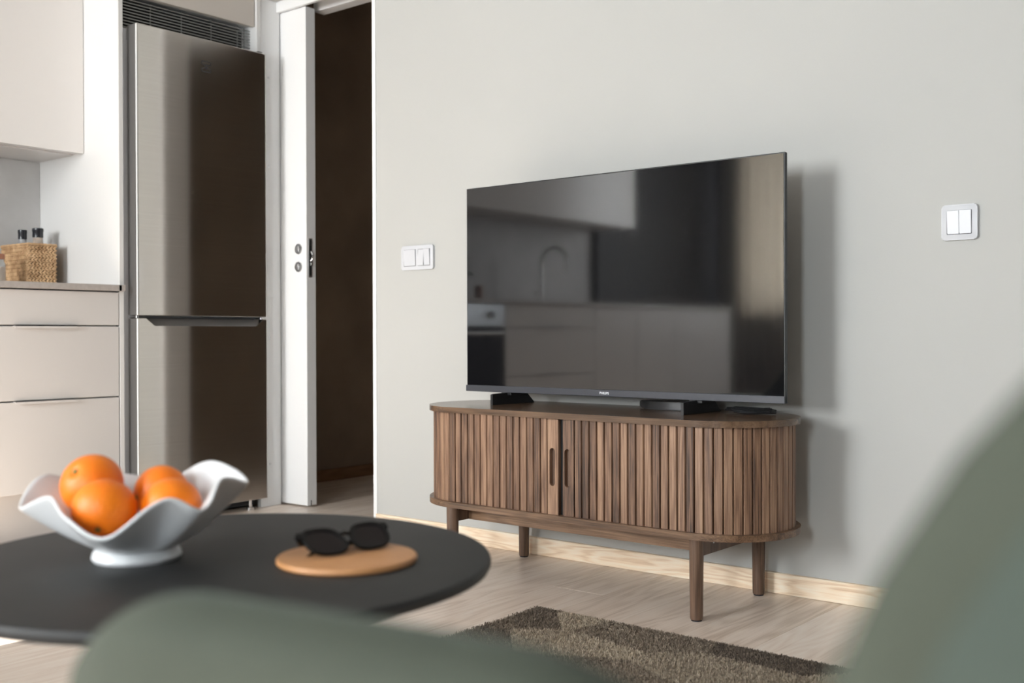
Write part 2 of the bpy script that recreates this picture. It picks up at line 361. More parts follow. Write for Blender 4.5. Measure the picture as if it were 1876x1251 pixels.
# ------------------------------------------------------------------ TV bench
SX, SY = -1.795, 2.595
tb = thing('tv_bench', (SX, SY, 0), 'dark oak TV bench with rounded ends and tambour slat doors on round legs', 'TV bench')
def stadium(h, r, n=40, inset=0):
    r -= inset; h2 = h-(r+inset); p = []
    for i in range(n+1): a = -pi/2+pi*i/n; p.append((h2+r*cos(a), r*sin(a)))
    for i in range(n+1): a = pi/2+pi*i/n; p.append((-h2+r*cos(a), r*sin(a)))
    return p
bm = new(); prism(bm, stadium(.605, .2), .495, .512, .002); obj('top_panel', bm, 'walnut_top', tb, smooth=True)
bm = new(); prism(bm, stadium(.605, .2), .209, .226, .002); obj('bottom_panel', bm, 'walnut_x', tb, smooth=True)
bm = new(); prism(bm, stadium(.605, .2, inset=.026), .224, .4955); obj('carcass', bm, 'dark', tb, smooth=True)
HF, RR = .405, .187
def path(s):
    """signed distance s from the centre along the front, wrapping round the ends; returns x,y,angle"""
    sg = 1 if s >= 0 else -1; s = abs(s)
    if s <= HF: return sg*s, -RR, 0.0
    a = (s-HF)/RR
    return sg*(HF+RR*sin(a)), -RR*cos(a), sg*a
me = bpy.data.meshes.new('slat'); b2 = new()
prof = [(-.0119, .010), (.0119, .010), (.0119, .004), (.0106, .0008), (.0096, 0), (-.0096, 0), (-.0106, .0008), (-.0119, .004)]
prof = [(x_*0.94, y_) for x_, y_ in prof]
prism(b2, prof, .2262, .4948); bmesh.ops.recalc_face_normals(b2, faces=b2.faces[:]); b2.to_mesh(me); b2.free(); me.materials.append(M['walnut'])
def slat(s):
    x_, y_, a = path(s); o = bpy.data.objects.new('slat', me); C.objects.link(o); o.parent = tb; o.location = (x_, y_, 0); o.rotation_euler = (0, 0, a)
for k in range(37): slat(-.046-.0135-.025*k)
for k in range(37): slat(.045+.0135+.025*k)
for cx, hx in ((-.027, -.0295), (.026, .0225)):
    mm = holed([(cx-.0185, .2262), (cx+.0185, .2262), (cx+.0185, .4948), (cx-.0185, .4948)], [rrect(hx-.0095, hx+.0095, .306, .412, .0094)], .012)
    xform(mm, Matrix.Translation((0, -RR+.006, 0)) @ FACE_Y); q = obj('handle_stile', mm, 'walnut', tb)
    bm = new(); box(bm, hx-.0115, hx+.0115, -RR+.0122, -RR+.014, .303, .415); obj('grip_recess', bm, 'walnut_leg', q)
for sx in (-1, 1):
    for sy in (-1, 1):
        bm = new(); lathe(bm, [(0, .004), (.0158, .004), (.0165, .008), (.0185, .20), (.0185, .209), (0, .209)], 28); xform(bm, Matrix.Translation((.42*sx, .1735*sy, 0)))
        q = obj('leg', bm, 'walnut_leg', tb, smooth=True)
        bm = new(); lathe(bm, [(0, 0), (.014, 0), (.0145, .004), (0, .004)], 24); xform(bm, Matrix.Translation((.42*sx, .1735*sy, 0))); obj('foot_pad', bm, 'black_cap', q, smooth=True)
    bm = new(); box(bm, .42*sx-.009, .42*sx+.009, -.158, .158, .163, .209, .001); obj('side_rail', bm, 'walnut_leg', tb)
    bm = new(); lathe(bm, [(0, .001), (.003, .001), (.003, 0)], 10); xform(bm, Matrix.Translation((.429+(.42*(sx-1)), -.10, .19)) @ FACE_X); obj('screw', bm, 'satin', tb)
bm = new(); box(bm, -.41, .41, -.112, -.090, .163, .209, .001); obj('long_rail', bm, 'walnut_x', tb)

# ------------------------------------------------------------------ TV
TX0, TX1, TY = -2.322, -1.220, 2.61; TC = ((TX0+TX1)/2, TY, .512)
tv = thing('television', TC, 'large black flat screen TV on two blade feet above the slatted bench', 'television')
bm = new(); box(bm, TX0, TX1, TY, TY+.014, .549, 1.201, .0015); obj('panel_frame', bm, 'tv_black', tv, off=TC)
bm = new(); box(bm, TX0+.0035, TX1-.0035, TY-.0012, TY+.001, .568, 1.1975); obj('screen', bm, 'screen', tv, off=TC)
bm = new(); box(bm, TX0-.001, TX1, TY-.005, TY+.008, .5485, .5685, .0012); bz = obj('lower_bezel', bm, 'tv_bezel', tv, off=TC)
bm = new(); box(bm, TX0+.12, TX1-.12, TY+.0135, TY+.06, .56, 1.0, .012); box(bm, TX0+.03, TX1-.03, TY+.0135, TY+.026, .552, 1.17, .004); obj('rear_housing', bm, 'tv_black', tv, off=TC, smooth=True)
for fx in (-2.155, -1.482):
    bm = new()
    for sg in (-1, 1):
        p = [(TY-.075, .5122), (TY-.075, .545), (TY-.068, .547), (TY+.10, .550), (TY+.10, .540), (TY+.135, .5122)]
        if sg == 1: pass
    prism(bm, p, -.0045, .0045, .0006); xform(bm, Matrix.Translation((fx, 0, 0)) @ FACE_X)
    b2 = new(); box(b2, fx-.02, fx+.02, TY-.004, TY+.05, .540, .556, .002)
    o = obj('stand_foot', bm, 'tv_black', tv, off=TC); obj('foot_bracket', b2, 'tv_black', tv, off=TC)
cu = bpy.data.curves.new('t', 'FONT'); cu.body = 'PHILIPS'; cu.size = .0098; cu.extrude = .0003; cu.align_x = 'CENTER'; cu.offset = .00025; cu.space_character = 1.05
tmp = bpy.data.objects.new('t', cu); mm = bpy.data.meshes.new_from_object(tmp); bpy.data.objects.remove(tmp)
mm.transform(Matrix.Translation((-1.783, TY-.0053, .5585)) @ FACE_Y @ Matrix.Translation((0, -.0033, 0))); obj('lettering', mm, 'logo_white', bz, off=TC)
# black oval media box and cable behind the right foot
mb = thing('media_box', (-1.612, 2.715, .512), 'flat black oval box lying behind the right TV foot', 'media box')
bm = new(); prism(bm, [(.115*cos(a), .05*sin(a)) for a in np.linspace(0, 2*pi, 40, endpoint=False)], .003, .024, .006); obj('housing', bm, 'tv_black', mb, smooth=True)
bm = new(); prism(bm, [(.1*cos(a), .04*sin(a)) for a in np.linspace(0, 2*pi, 40, endpoint=False)], 0, .0035); obj('base_pad', bm, 'gasket', mb)
random.seed(3)
bm = new(); pts = []
for i in range(90):
    a = i*.42; r_ = .045+.012*sin(i*1.3); pts.append((-1.36+r_*1.3*cos(a), 2.69+r_*.7*sin(a), .5155+.0105*(.5+.5*sin(i*.37))+.004*(i/90)))
tube(bm, pts, .0028, 6); o = obj('power_cable', bm, 'tv_black', None, smooth=True)
o['label'] = 'tangled black cable heaped on the bench under the TV right corner'; o['category'] = 'cable'

# ------------------------------------------------------------------ wall switches
def plate(name, loc, w_, h_, label, gangs):
    t = thing(name, loc, label, 'switch')
    bm = new(); prism(bm, rrect(-w_/2, w_/2, -h_/2, h_/2, .008), 0, .010, .0025); xform(bm, FACE_Y); obj('cover_frame', bm, 'white_plastic', t, smooth=True)
    for gx, kind in gangs:
        bm = new(); prism(bm, rrect(gx-.0305, gx+.0305, -.0305, .0305, .002), .0085, .0104); xform(bm, FACE_Y); obj('gap_frame', bm, 'switch_gap', t)
        n = 1 if kind == 1 else 2; wd = .059/n
        for k in range(n):
            x0 = gx-.0295+k*wd; bm = new()
            tilt = .0018*(1 if (k+n) % 2 else -1)
            if kind == 3: tilt = .0018
            vs = []
            for (xx, zz) in ((x0+.0004, -.0295), (x0+wd-.0004, -.0295), (x0+wd-.0004, .0295), (x0+.0004, .0295)):
                vs.append((xx, zz, .0128+(tilt if zz > 0 else -tilt)))
            a = [bm.verts.new((p[0], p[1], .009)) for p in vs]; b_ = [bm.verts.new(p) for p in vs]
            f = bm.faces.new(b_); bm.faces.new(a[::-1])
            for j in range(4): bm.faces.new((a[j], a[(j+1) % 4], b_[(j+1) % 4], b_[j]))
            bmesh.ops.bevel(bm, geom=list(f.edges), offset=.0008, segments=2, affect='EDGES')
            xform(bm, FACE_Y); obj('rocker', bm, 'white_plastic', t)
    return t
plate('light_switch', (-2.745, DW, 1.0105), .160, .088, 'wide white double light switch on the wall left of the TV', [(-.0355, 1), (.0355, 2)])
plate('light_switch', (-.8465, DW, 1.0095), .087, .089, 'square white single-frame light switch on the wall right of the TV', [(0, 3)])

# ------------------------------------------------------------------ fridge
FX = -3.675; FO = (-4.0, 2.565, 0)
fr = thing('fridge_freezer', FO, 'tall brushed steel fridge freezer in the niche beside the white door', 'fridge')
bm = new(); box(bm, -4.30, -3.748, 2.244, 2.862, .03, 1.905, .003); obj('cabinet_body', bm, 'body_grey', fr, off=FO)
bm = new(); box(bm, -3.7485, -3.741, 2.272, 2.85, .04, .80, 0); box(bm, -3.7485, -3.741, 2.272, 2.85, .81, 1.90, 0); obj('door_gasket', bm, 'gasket', fr, off=FO)
def door(z0, z1, notch=False):
    if not notch:
        bm = new(); box(bm, -3.741, FX, 2.263, 2.864, z0, z1, .0035, 3); return bm
    pl = [(2.263, z0), (2.864, z0), (2.864, z1), (2.845, z1), (2.812, z1-.030), (2.806, z1-.032), (2.336, z1-.032), (2.330, z1-.030), (2.297, z1), (2.263, z1)]
    bm = new(); prism(bm, pl, -3.741, FX, .002); xform(bm, FACE_X); return bm
du = obj('upper_door', door(.8065, 1.913), 'steel', fr, off=FO, label='large brushed steel upper door'); 
dl = obj('lower_door', door(.045, .7975, True), 'steel', fr, off=FO, label='brushed steel freezer door with scooped handle')
# darker painted door sides and bright edge
for par, z0, z1 in ((du, .809, 1.911), (dl, .047, .795)):
    bm = new(); box(bm, -3.7395, -3.684, 2.2615, 2.264, z0, z1); obj('door_side', bm, 'side_grey', par, off=FO)
    bm = new(); box(bm, -3.6835, -3.6765, 2.2613, 2.264, z0, z1, .0008); obj('edge_trim', bm, 'gloss_white', par, off=FO)
bm = new()
pl = [(2.297, .797), (2.330, .767), (2.812, .767), (2.845, .797)]
vs = [bm.verts.new((FX-.002 if z_ < .78 else FX-.028, y_, z_)) for y_, z_ in pl]; bm.faces.new(vs)
v2 = [bm.verts.new((FX-.04, y_, z_)) for y_, z_ in pl]; bm.faces.new(v2[::-1])
for j in range(4): bm.faces.new((vs[j], vs[(j+1) % 4], v2[(j+1) % 4], v2[j]))
obj('handle_scoop', bm, 'side_grey', dl, off=FO)
for y0 in (2.268, 2.848):
    bm = new(); tube(bm, [(-3.70, y0+.005, .797), (-3.70, y0+.005, .8068)], .006, 12); box(bm, -3.735, -3.70, y0, y0+.01, .799, .8045, .001); obj('hinge', bm, 'chrome', fr, off=FO, smooth=True)
bm = new(); box(bm, -3.735, -3.69, 2.835, 2.858, 1.913, 1.9225, .002); obj('top_hinge', bm, 'gasket', fr, off=FO)
bm = new(); box(bm, -3.748, -3.7415, 2.2618, 2.272, 1.86, 1.905, .001); obj('side_clip', bm, 'satin', fr, off=FO)
for y_ in (2.32, 2.80):
    bm = new(); lathe(bm, [(0, 0), (.016, 0), (.016, .01), (.008, .012), (.008, .046), (0, .046)], 16); xform(bm, Matrix.Translation((-3.71, y_, 0))); obj('levelling_foot', bm, 'chrome', fr, off=FO, smooth=True)
bm = new(); box(bm, -4.25, -3.75, 2.28, 2.85, .012, .031); obj('plinth', bm, 'gasket', fr, off=FO)
# emblem on the upper door: square outline broken at the sides, hourglass inside
bm = new(); cy, cz, s_ = 2.57, 1.803, .0205
def bar(p, q, wd=.0016):
    p, q = Vector((FX+.0003, *p)), Vector((FX+.0003, *q)); d = (q-p).normalized(); nrm = Vector((1, 0, 0)).cross(d)*wd
    a = [bm.verts.new(v) for v in (p-nrm, q-nrm, q+nrm, p+nrm)]; bm.faces.new(a)
for sz in (-1, 1):
    bar((cy-s_, cz+sz*s_), (cy+s_, cz+sz*s_)); bar((cy-s_, cz+sz*s_), (cy-s_, cz+sz*s_*.45)); bar((cy+s_, cz+sz*s_), (cy+s_, cz+sz*s_*.45))
    bar((cy-s_*.95, cz+sz*s_*.5), (cy-.003, cz+sz*.002)); bar((cy+s_*.95, cz+sz*s_*.5), (cy+.003, cz+sz*.002))
a = [bm.verts.new((FX+.0003, cy+u, cz+v)) for u, v in ((-.006, .010), (.006, .010), (0, 0))]; bm.faces.new(a)
a = [bm.verts.new((FX+.0003, cy+u, cz+v)) for u, v in ((-.006, -.010), (0, 0), (.006, -.010))]; bm.faces.new(a)
me2 = obj('emblem', bm, 'gasket', du, off=FO)

# vent grille above the fridge
G0 = (-3.78, 2.54, 1.87)
vg = thing('vent_grille', G0, 'dark slatted ventilation grille above the fridge', 'grille')
bm = new(); box(bm, -3.83, -3.815, 2.236, 2.846, 1.908, 2.03); obj('backing', bm, 'dark', vg, off=G0)
for k in range(10):
    z = 1.9115+.0118*k; bm = new(); prism(bm, [(-.0, -.0022), (.003, -.0028), (.003, .0012), (-.012, .0035), (-.012, .0015)], 2.238, 2.844)
    # profile (x,z) extruded along y
    for v in bm.verts: v.co = Vector((-3.757+v.co.x, v.co.z, z+v.co.y))
    obj('blade', bm, 'slat_metal', vg, off=G0)
for y_ in (2.38, 2.52, 2.66, 2.79, 2.825):
    bm = new(); box(bm, -3.772, -3.768, y_-.0015, y_+.0015, 1.908, 2.03); obj('divider', bm, 'slat_metal', vg, off=G0)
# overhead cabinet above fridge
OC = (-4.0, 2.54, 2.03)
oc = thing('overhead_cabinet', OC, 'beige flat-fronted cupboard above the fridge grille', 'cabinet')
bm = new(); box(bm, -4.32, -3.742, 2.236, 2.843, 2.037, 2.495); obj('body', bm, 'cream_panel', oc, off=OC)
bm = new(); box(bm, -3.741, -3.722, 2.236, 2.843, 2.031, 2.495, .0012); obj('door', bm, 'greige_over', oc, off=OC)
bm = new(); box(bm, -4.32, -3.712, 2.8465, 2.8655, 1.914, 2.498, .001); o = obj('cover_panel', bm, 'cream_panel', None); o['label'] = 'pale cover panel edge between overhead cupboard and filler board'; o['category'] = 'panel'
bm = new(); box(bm, -4.325, -3.72, 2.2135, 2.2315, 0, 2.498, .001); o = obj('side_panel', bm, 'cream_panel', None); o['label'] = 'tall cream side panel left of the fridge behind the basket'; o['category'] = 'panel'

# ------------------------------------------------------------------ kitchen run (left, continues behind the frame edge)
def base_unit(y0, y1, label, kind):
    t = thing('base_cabinet', (-4.0, (y0+y1)/2, 0), label, 'cabinet', group=None); off = (-4.0, (y0+y1)/2, 0)
    bm = new(); box(bm, -4.30, -3.741, y0+.001, y1-.001, .172, .896); obj('body', bm, 'greige', t, off=off)
    bm = new(); box(bm, -4.30, -3.785, y0, y1, 0, .172); obj('plinth', bm, 'greige', t, off=off)
    if kind == 'drawers':
        for (a, b_) in ((.770, .893), (.504, .7645), (.176, .4985)):
            bm = new(); box(bm, -3.740, -3.720, y0+.0015, y1-.002, a, b_, .0015)
            d = obj('drawer', bm, 'greige', t, off=off)
            if b_ < .8:
                ym = (y0+y1)/2; bm = new(); box(bm, -3.7395, -3.708, ym-.115, ym+.115, b_+.0002, b_+.002, .0003); box(bm, -3.710, -3.708, ym-.115, ym+.115, b_-.007, b_+.002, .0003)
                obj('edge_pull', bm, 'greige', d, off=off, label='slim edge pull handle')
    elif kind == 'door':
        bm = new(); box(bm, -3.740, -3.720, y0+.0015, y1-.0015, .176, .893, .0015); d = obj('door', bm, 'greige', t, off=off)
        bm = new(); box(bm, -3.7395, -3.708, y1-.2, y1-.08, .8932, .895, .0003); obj('edge_pull', bm, 'greige', d, off=off)
    return t
base_unit(1.636, 2.2115, 'greige three drawer base cabinet next to the fridge panel', 'drawers')
base_unit(1.336, 1.634, 'narrow greige base cabinet left of the drawers', 'door')
base_unit(-.118, .728, 'wide greige drawer cabinet right of the oven seen in the TV reflection', 'drawers')
base_unit(-.584, -.12, 'greige sink cupboard seen in the TV reflection', 'door')
base_unit(-1.05, -.586, 'greige cupboard with a towel rail end seen in the TV reflection', 'door')
base_unit(-1.83, -1.052, 'last greige cupboard of the kitchen run near the curtain', 'door')
ov = thing('oven', (-4.0, 1.03, 0), 'black glass built-in oven in the kitchen run', 'oven'); oo = (-4.0, 1.03, 0)
bm = new(); box(bm, -4.3, -3.741, .731, 1.333, .172, .896); obj('body', bm, 'charcoal', ov, off=oo)
bm = new(); box(bm, -3.741, -3.716, .733, 1.331, .30, .77, .004); q = obj('door', bm, 'oven', ov, off=oo)
bm = new(); tube(bm, [(-3.68, .78, .74), (-3.68, 1.285, .74)], .008, 10); box(bm, -3.72, -3.68, .80, .81, .735, .745); box(bm, -3.72, -3.68, 1.255, 1.265, .735, .745); obj('handle', bm, 'satin', q, off=oo, smooth=True)
bm = new(); box(bm, -3.741, -3.718, .733, 1.331, .775, .893, .002); cpn = obj('control_panel', bm, 'satin', ov, off=oo)
for y_ in (.85, 1.21):
    bm = new(); lathe(bm, [(0, .02), (.018, .02), (.02, 0)], 20); xform(bm, Matrix.Translation((-3.718, y_, .835)) @ FACE_X); obj('knob', bm, 'chrome', cpn, off=oo, smooth=True)
bm = new(); box(bm, -3.741, -3.722, .733, 1.331, .176, .296, .002); obj('lower_front', bm, 'greige', ov, off=oo); bm = new(); box(bm, -4.3, -3.785, .731, 1.333, 0, .172); obj('plinth', bm, 'greige', ov, off=oo)
bm = new(); box(bm, -4.325, -3.70, -1.83, 2.212, .898, .921, .0012); box(bm, -3.719, -3.70, 2.20, 2.226, .898, .921, .001)
o = obj('worktop', bm, 'worktop', None); o['label'] = 'thin brownish grey laminate worktop along the kitchen wall'; o['category'] = 'worktop'
bm = new(); box(bm, -4.3255, -4.318, -.951, 2.2125, .9215, 1.443); o = obj('backsplash', bm, 'backsplash', None); o['label'] = 'grey stone-look backsplash panel behind the basket'; o['category'] = 'backsplash'
def upper(y0, y1, label):
    off = (-4.15, (y0+y1)/2, 1.443); t = thing('wall_cabinet', off, label, 'cabinet')
    bm = new(); box(bm, -4.32, -3.990, y0+.0005, y1-.0005, 1.449, 2.36); obj('body', bm, 'greige', t, off=off)
    bm = new(); box(bm, -3.989, -3.969, y0+.0012, y1-.0012, 1.443, 2.36, .0012); obj('door', bm, 'greige_upper', t, off=off)
    bm = new(); box(bm, -4.315, -4.05, y0+.001, y1-.001, 1.444, 1.4488, .0005); obj('light_pelmet', bm, 'greige', t, off=off)
ys = [2.2125, 1.6, 1.0, .4, -.05, -.5, -.95]
lb = ['greige wall cabinet directly beside the cream side panel', 'second greige wall cabinet from the fridge', 'third greige wall cabinet from the fridge', 'fourth greige wall cabinet from the fridge', 'fifth greige wall cabinet from the fridge', 'last greige wall cabinet before the added dark panel']
for i in range(6): upper(ys[i+1], ys[i], lb[i])
bm = new(); box(bm, -4.326, -4.27, -2.69, -.952, .922, 2.5, .002); o = obj('added_dark_panel', bm, 'charcoal', None); o['label'] = 'black panel added at the far end of the kitchen run to darken the TV reflection'; o['category'] = 'panel'  # unseen board added to darken this end of the mirrored kitchen
# faucet
fc = thing('faucet', (-4.15, -.15, .921), 'slender arched steel kitchen faucet', 'faucet')
bm = new(); lathe(bm, [(0, 0), (.026, 0), (.026, .012), (.018, .03), (0, .03)], 24); obj('base', bm, 'chrome', fc, smooth=True)
bm = new(); tube(bm, [(0, 0, .02), (0, 0, .25)]+[(.1-.1*cos(a), 0, .25+.1*sin(a)) for a in np.linspace(.1, pi, 16)]+[(.2, 0, .2)], .010, 12); obj('spout', bm, 'chrome', fc, smooth=True)
bm = new(); tube(bm, [(0, .02, .06), (0, .07, .075)], .006, 8); obj('lever', bm, 'chrome', fc, smooth=True)
# potted plant and candle
pp = thing('potted_herb', (-4.12, .72, .921), 'bushy green herb in a small pot on the worktop', 'plant')
bm = new(); lathe(bm, [(0, 0), (.05, 0), (.065, .11), (.06, .11), (.05, .09), (0, .09)], 24); obj('pot', bm, 'charcoal', pp, smooth=True)
random.seed(5); bm = new()
for k in range(320):
    a = random.uniform(0, 2*pi); ph = random.uniform(0, 1.5); r_ = .14*random.uniform(.5, 1); c = Vector((r_*cos(a)*sin(ph)*.9+0, r_*sin(a)*sin(ph), .13+r_*1.1*cos(ph)))
    d = Vector((random.uniform(-1, 1), random.uniform(-1, 1), random.uniform(-.4, .8))).normalized(); n_ = d.orthogonal().normalized()
    l_ = random.uniform(.014, .024); vs = [bm.verts.new(c-d*l_), bm.verts.new(c+n_*l_*.5), bm.verts.new(c+d*l_), bm.verts.new(c-n_*l_*.5)]; bm.faces.new(vs)
obj('foliage', bm, 'plant', pp, kind='stuff')
bm = new()
for k in range(9): a = k*.7; tube(bm, [(0, 0, .085), (.03*cos(a), .03*sin(a), .15), (.08*cos(a), .08*sin(a), .22)], .002, 5)
obj('stem', bm, 'plant', pp)
bm = new(); lathe(bm, [(0, 0), (.022, 0), (.024, .004), (.024, .088), (.02, .092), (0, .09)], 20); xform(bm, Matrix.Translation((-4.08, .53, .921))); o = obj('clay_tumbler', bm, 'terracotta', None, smooth=True); o['label'] = 'small terracotta tumbler beside the herb pot'; o['category'] = 'tumbler'
# curtains
def curtain(x0, x1, label, y_=-2.61):
    t = thing('curtain', ((x0+x1)/2, y_, .02), label, 'curtain', group=None); off = t.location
    bm = new(); n = int((x1-x0)*120); A = []
    for i in range(n+1):
        x_ = x0+(x1-x0)*i/n; yy = y_+.028*sin(i*.62)+.008*sin(i*.21); A.append((bm.verts.new((x_, yy, .02)), bm.verts.new((x_, y_+(yy-y_)*.6, 2.40))))
    for p, q in zip(A, A[1:]): bm.faces.new((p[0], q[0], q[1], p[1]))
    o = obj('cloth', bm, 'curtain', t, off=off, smooth='all'); md = o.modifiers.new('s', 'SOLIDIFY'); md.thickness = .002
    bm = new(); tube(bm, [(x0-.02, y_, 2.43), (x1+.02, y_, 2.43)], .01, 10); obj('rod', bm, 'gasket', t, off=off, smooth=True)
curtain(-4.1, -3.28, 'pleated beige curtain drawn to the kitchen side of the window')
curtain(-2.08, -1.55, 'pleated beige curtain at the right side of the wide window')

# ------------------------------------------------------------------ basket with spice bottles
BX0, BX1, BY0, BY1 = -4.30, -4.088, 2.045, 2.158; BO = ((BX0+BX1)/2, (BY0+BY1)/2, .921)
bk = thing('storage_basket', BO, 'rectangular woven seagrass basket on the worktop', 'basket')
me = None
bm = new()
for a in ((BX0+.004, BX1-.004, BY0+.004, BY0+.010), (BX0+.004, BX1-.004, BY1-.010, BY1-.004), (BX0+.004, BX0+.010, BY0+.004, BY1-.004), (BX1-.010, BX1-.004, BY0+.004, BY1-.004)): box(bm, *a, .9215, 1.082)
box(bm, BX0+.004, BX1-.004, BY0+.004, BY1-.004, .9215, .927); obj('liner', bm, 'basket_in', bk, off=BO)
random.seed(11); NV, NF = [], []
# low poly knot
kb = new(); bmesh.ops.create_icosphere(kb, subdivisions=1, radius=1); kv = [v.co.copy() for v in kb.verts]; kf = [[v.index for v in f.verts] for f in kb.faces]; kb.free()
def knot(c, tdir, tilt, s=1):
    base = len(NV); nrm = tdir.cross(Vector((0, 0, 1)))
    ax = (tdir*cos(tilt)+Vector((0, 0, 1))*sin(tilt)); bx = nrm.cross(ax)
    for v in kv: NV.append(c+ax*v.x*.0118*s+bx*v.y*.0046*s+nrm*v.z*.0050*s)
    NF.extend([[base+i for i in f] for f in kf])
cor = [Vector((BX0, BY0, 0)), Vector((BX1, BY0, 0)), Vector((BX1, BY1, 0)), Vector((BX0, BY1, 0))]
for row in range(10):
    z = .930+row*.0160
    for s_ in range(4):
        p, q = cor[s_], cor[(s_+1) % 4]; d = (q-p); l_ = d.length; d.normalize(); n = round(l_/.0150)
        for k in range(n):
            c = p+d*(k+.5+.25*(row % 2))*l_/n+Vector((0, 0, z+random.uniform(-.001, .001))); c2 = c+d.cross(Vector((0, 0, 1)))*(-.001)
            knot(c2+Vector((0, 0, .0040)), d, .55+random.uniform(-.12, .12)); knot(c2-Vector((0, 0, .0040)), d, -.55+random.uniform(-.12, .12))
me = bpy.data.meshes.new('w'); me.from_pydata([tuple(v) for v in NV], [], NF); obj('weave', me, 'seagrass', bk, off=BO, smooth='all')
bm = new(); r4 = [c+Vector((0, 0, 1.087)) for c in cor]; pr = []
for s_ in range(4):
    for k in range(16): pr.append(r4[s_].lerp(r4[(s_+1) % 4], k/16)+Vector((0, 0, .0008*sin(k*2.1))))
tube(bm, pr, .0052, 7, closed=True); obj('rim_braid', bm, 'seagrass', bk, off=BO, smooth=True)
def bottle(x_, y_, rcap, zt, label, fill):
    t = thing('spice_bottle', (x_, y_, .928), label, 'bottle', group='spice bottles in the basket'); hz = zt-.928
    bm = new(); lathe(bm, [(0, 0), (rcap*1.2, 0), (rcap*1.25, .01), (rcap*1.25, hz-.075), (rcap*.9, hz-.052), (rcap*.9, hz-.03)], 24); obj('glass_body', bm, 'glass', t, smooth=True)
    bm = new(); lathe(bm, [(0, .003), (rcap*1.1, .003), (rcap*1.1, hz-.078), (rcap*.78, hz-.052), (rcap*.78, hz-.034), (0, hz-.034)], 20); obj('contents', bm, fill, t, smooth=True)
    bm = new(); lathe(bm, [(rcap*.8, hz-.038), (rcap, hz-.036), (rcap, hz-.014), (rcap*1.06, hz-.012), (rcap*1.04, hz-.002), (rcap*.9, hz), (0, hz)], 24); obj('cap', bm, 'black_cap', t, smooth=True)
bottle(-4.19, 2.075, .0165, 1.149, 'spice bottle with the narrower black cap in the basket', 'white_plastic')
bottle(-4.16, 2.122, .0205, 1.157, 'spice bottle with the wider glossy black cap in the basket', 'spice')
jr = thing('storage_jar', (-4.09, 1.925, .921), 'small glass jar at the picture edge in front of the basket', 'jar')
bm = new(); lathe(bm, [(0, 0), (.030, 0), (.032, .004), (.032, .08), (.026, .092), (.026, .1)], 24); obj('glass_body', bm, 'glass', jr, smooth=True)
bm = new(); lathe(bm, [(0, .1), (.029, .1), (.029, .118), (.027, .12), (0, .12)], 24); obj('lid', bm, 'terracotta', jr, smooth=True)
bm = new(); lathe(bm, [(0, .004), (.027, .004), (.027, .07), (0, .07)], 24); obj('contents', bm, 'spice', jr, smooth=True)

# ------------------------------------------------------------------ rug
RX0, RX1, RY0, RY1 = -1.755, .05, 1.18, 2.247; RO = ((RX0+RX1)/2, (RY0+RY1)/2, 0)
rg = thing('shag_rug', RO, 'shaggy patchwork rug in brown and beige on the oak floor', 'rug')
bm = new(); prism(bm, rrect(RX0, RX1, RY0, RY1, .01), .0005, .006); obj('backing', bm, 'rug_edge', rg, off=RO)
rs = np.random.default_rng(4); n = 170000
w_ = rs.random(n); px = rs.uniform(RX0+.003, RX1-.003, n); py = RY1-.003-(RY1-RY0-.006)*(rs.random(n)**1.5)
ang = rs.uniform(0, 2*pi, n); lean = rs.uniform(.001, .008, n); ld = rs.uniform(0, 2*pi, n); hh = rs.uniform(.006, .0105, n); wd = rs.uniform(.0007, .0012, n)
base = np.stack([px-RO[0], py-RO[1], np.full(n, .004)], 1); dx = np.stack([np.cos(ang)*wd, np.sin(ang)*wd, np.zeros(n)], 1)
tip = base+np.stack([np.cos(ld)*lean, np.sin(ld)*lean, hh], 1)
vv = np.stack([base-dx, base+dx, tip+dx*.7, tip-dx*.7], 1).reshape(-1, 3)
me = bpy.data.meshes.new('p'); me.vertices.add(4*n); me.vertices.foreach_set('co', vv.ravel()); me.loops.add(4*n); me.loops.foreach_set('vertex_index', np.arange(4*n)); me.polygons.add(n)
me.polygons.foreach_set('loop_start', np.arange(n)*4); me.update(calc_edges=True); obj('pile', me, 'rug', rg, kind='stuff')

# ------------------------------------------------------------------ coffee table
TXY = (-1.147, .819); TZ = .45
ct = thing('coffee_table', (*TXY, 0), 'round black coffee table holding the fruit bowl', 'table')
bm = new(); lathe(bm, [(0, TZ), (.3355, TZ), (.3400, TZ-.0012), (.3425, TZ-.005), (.3425, TZ-.009), (.340, TZ-.014), (.330, TZ-.018), (0, TZ-.018)], 96); obj('tabletop', bm, 'table', ct, smooth=True)
bm = new(); lathe(bm, [(0, .012), (.03, .012), (.022, .05), (.02, .40), (.05, .425), (.14, TZ-.018), (0, TZ-.018)], 32); obj('column', bm, 'charcoal', ct, smooth=True)
bm = new(); lathe(bm, [(0, 0), (.21, 0), (.212, .004), (.21, .010), (.03, .014), (0, .014)], 64); obj('base', bm, 'charcoal', ct, smooth=True)

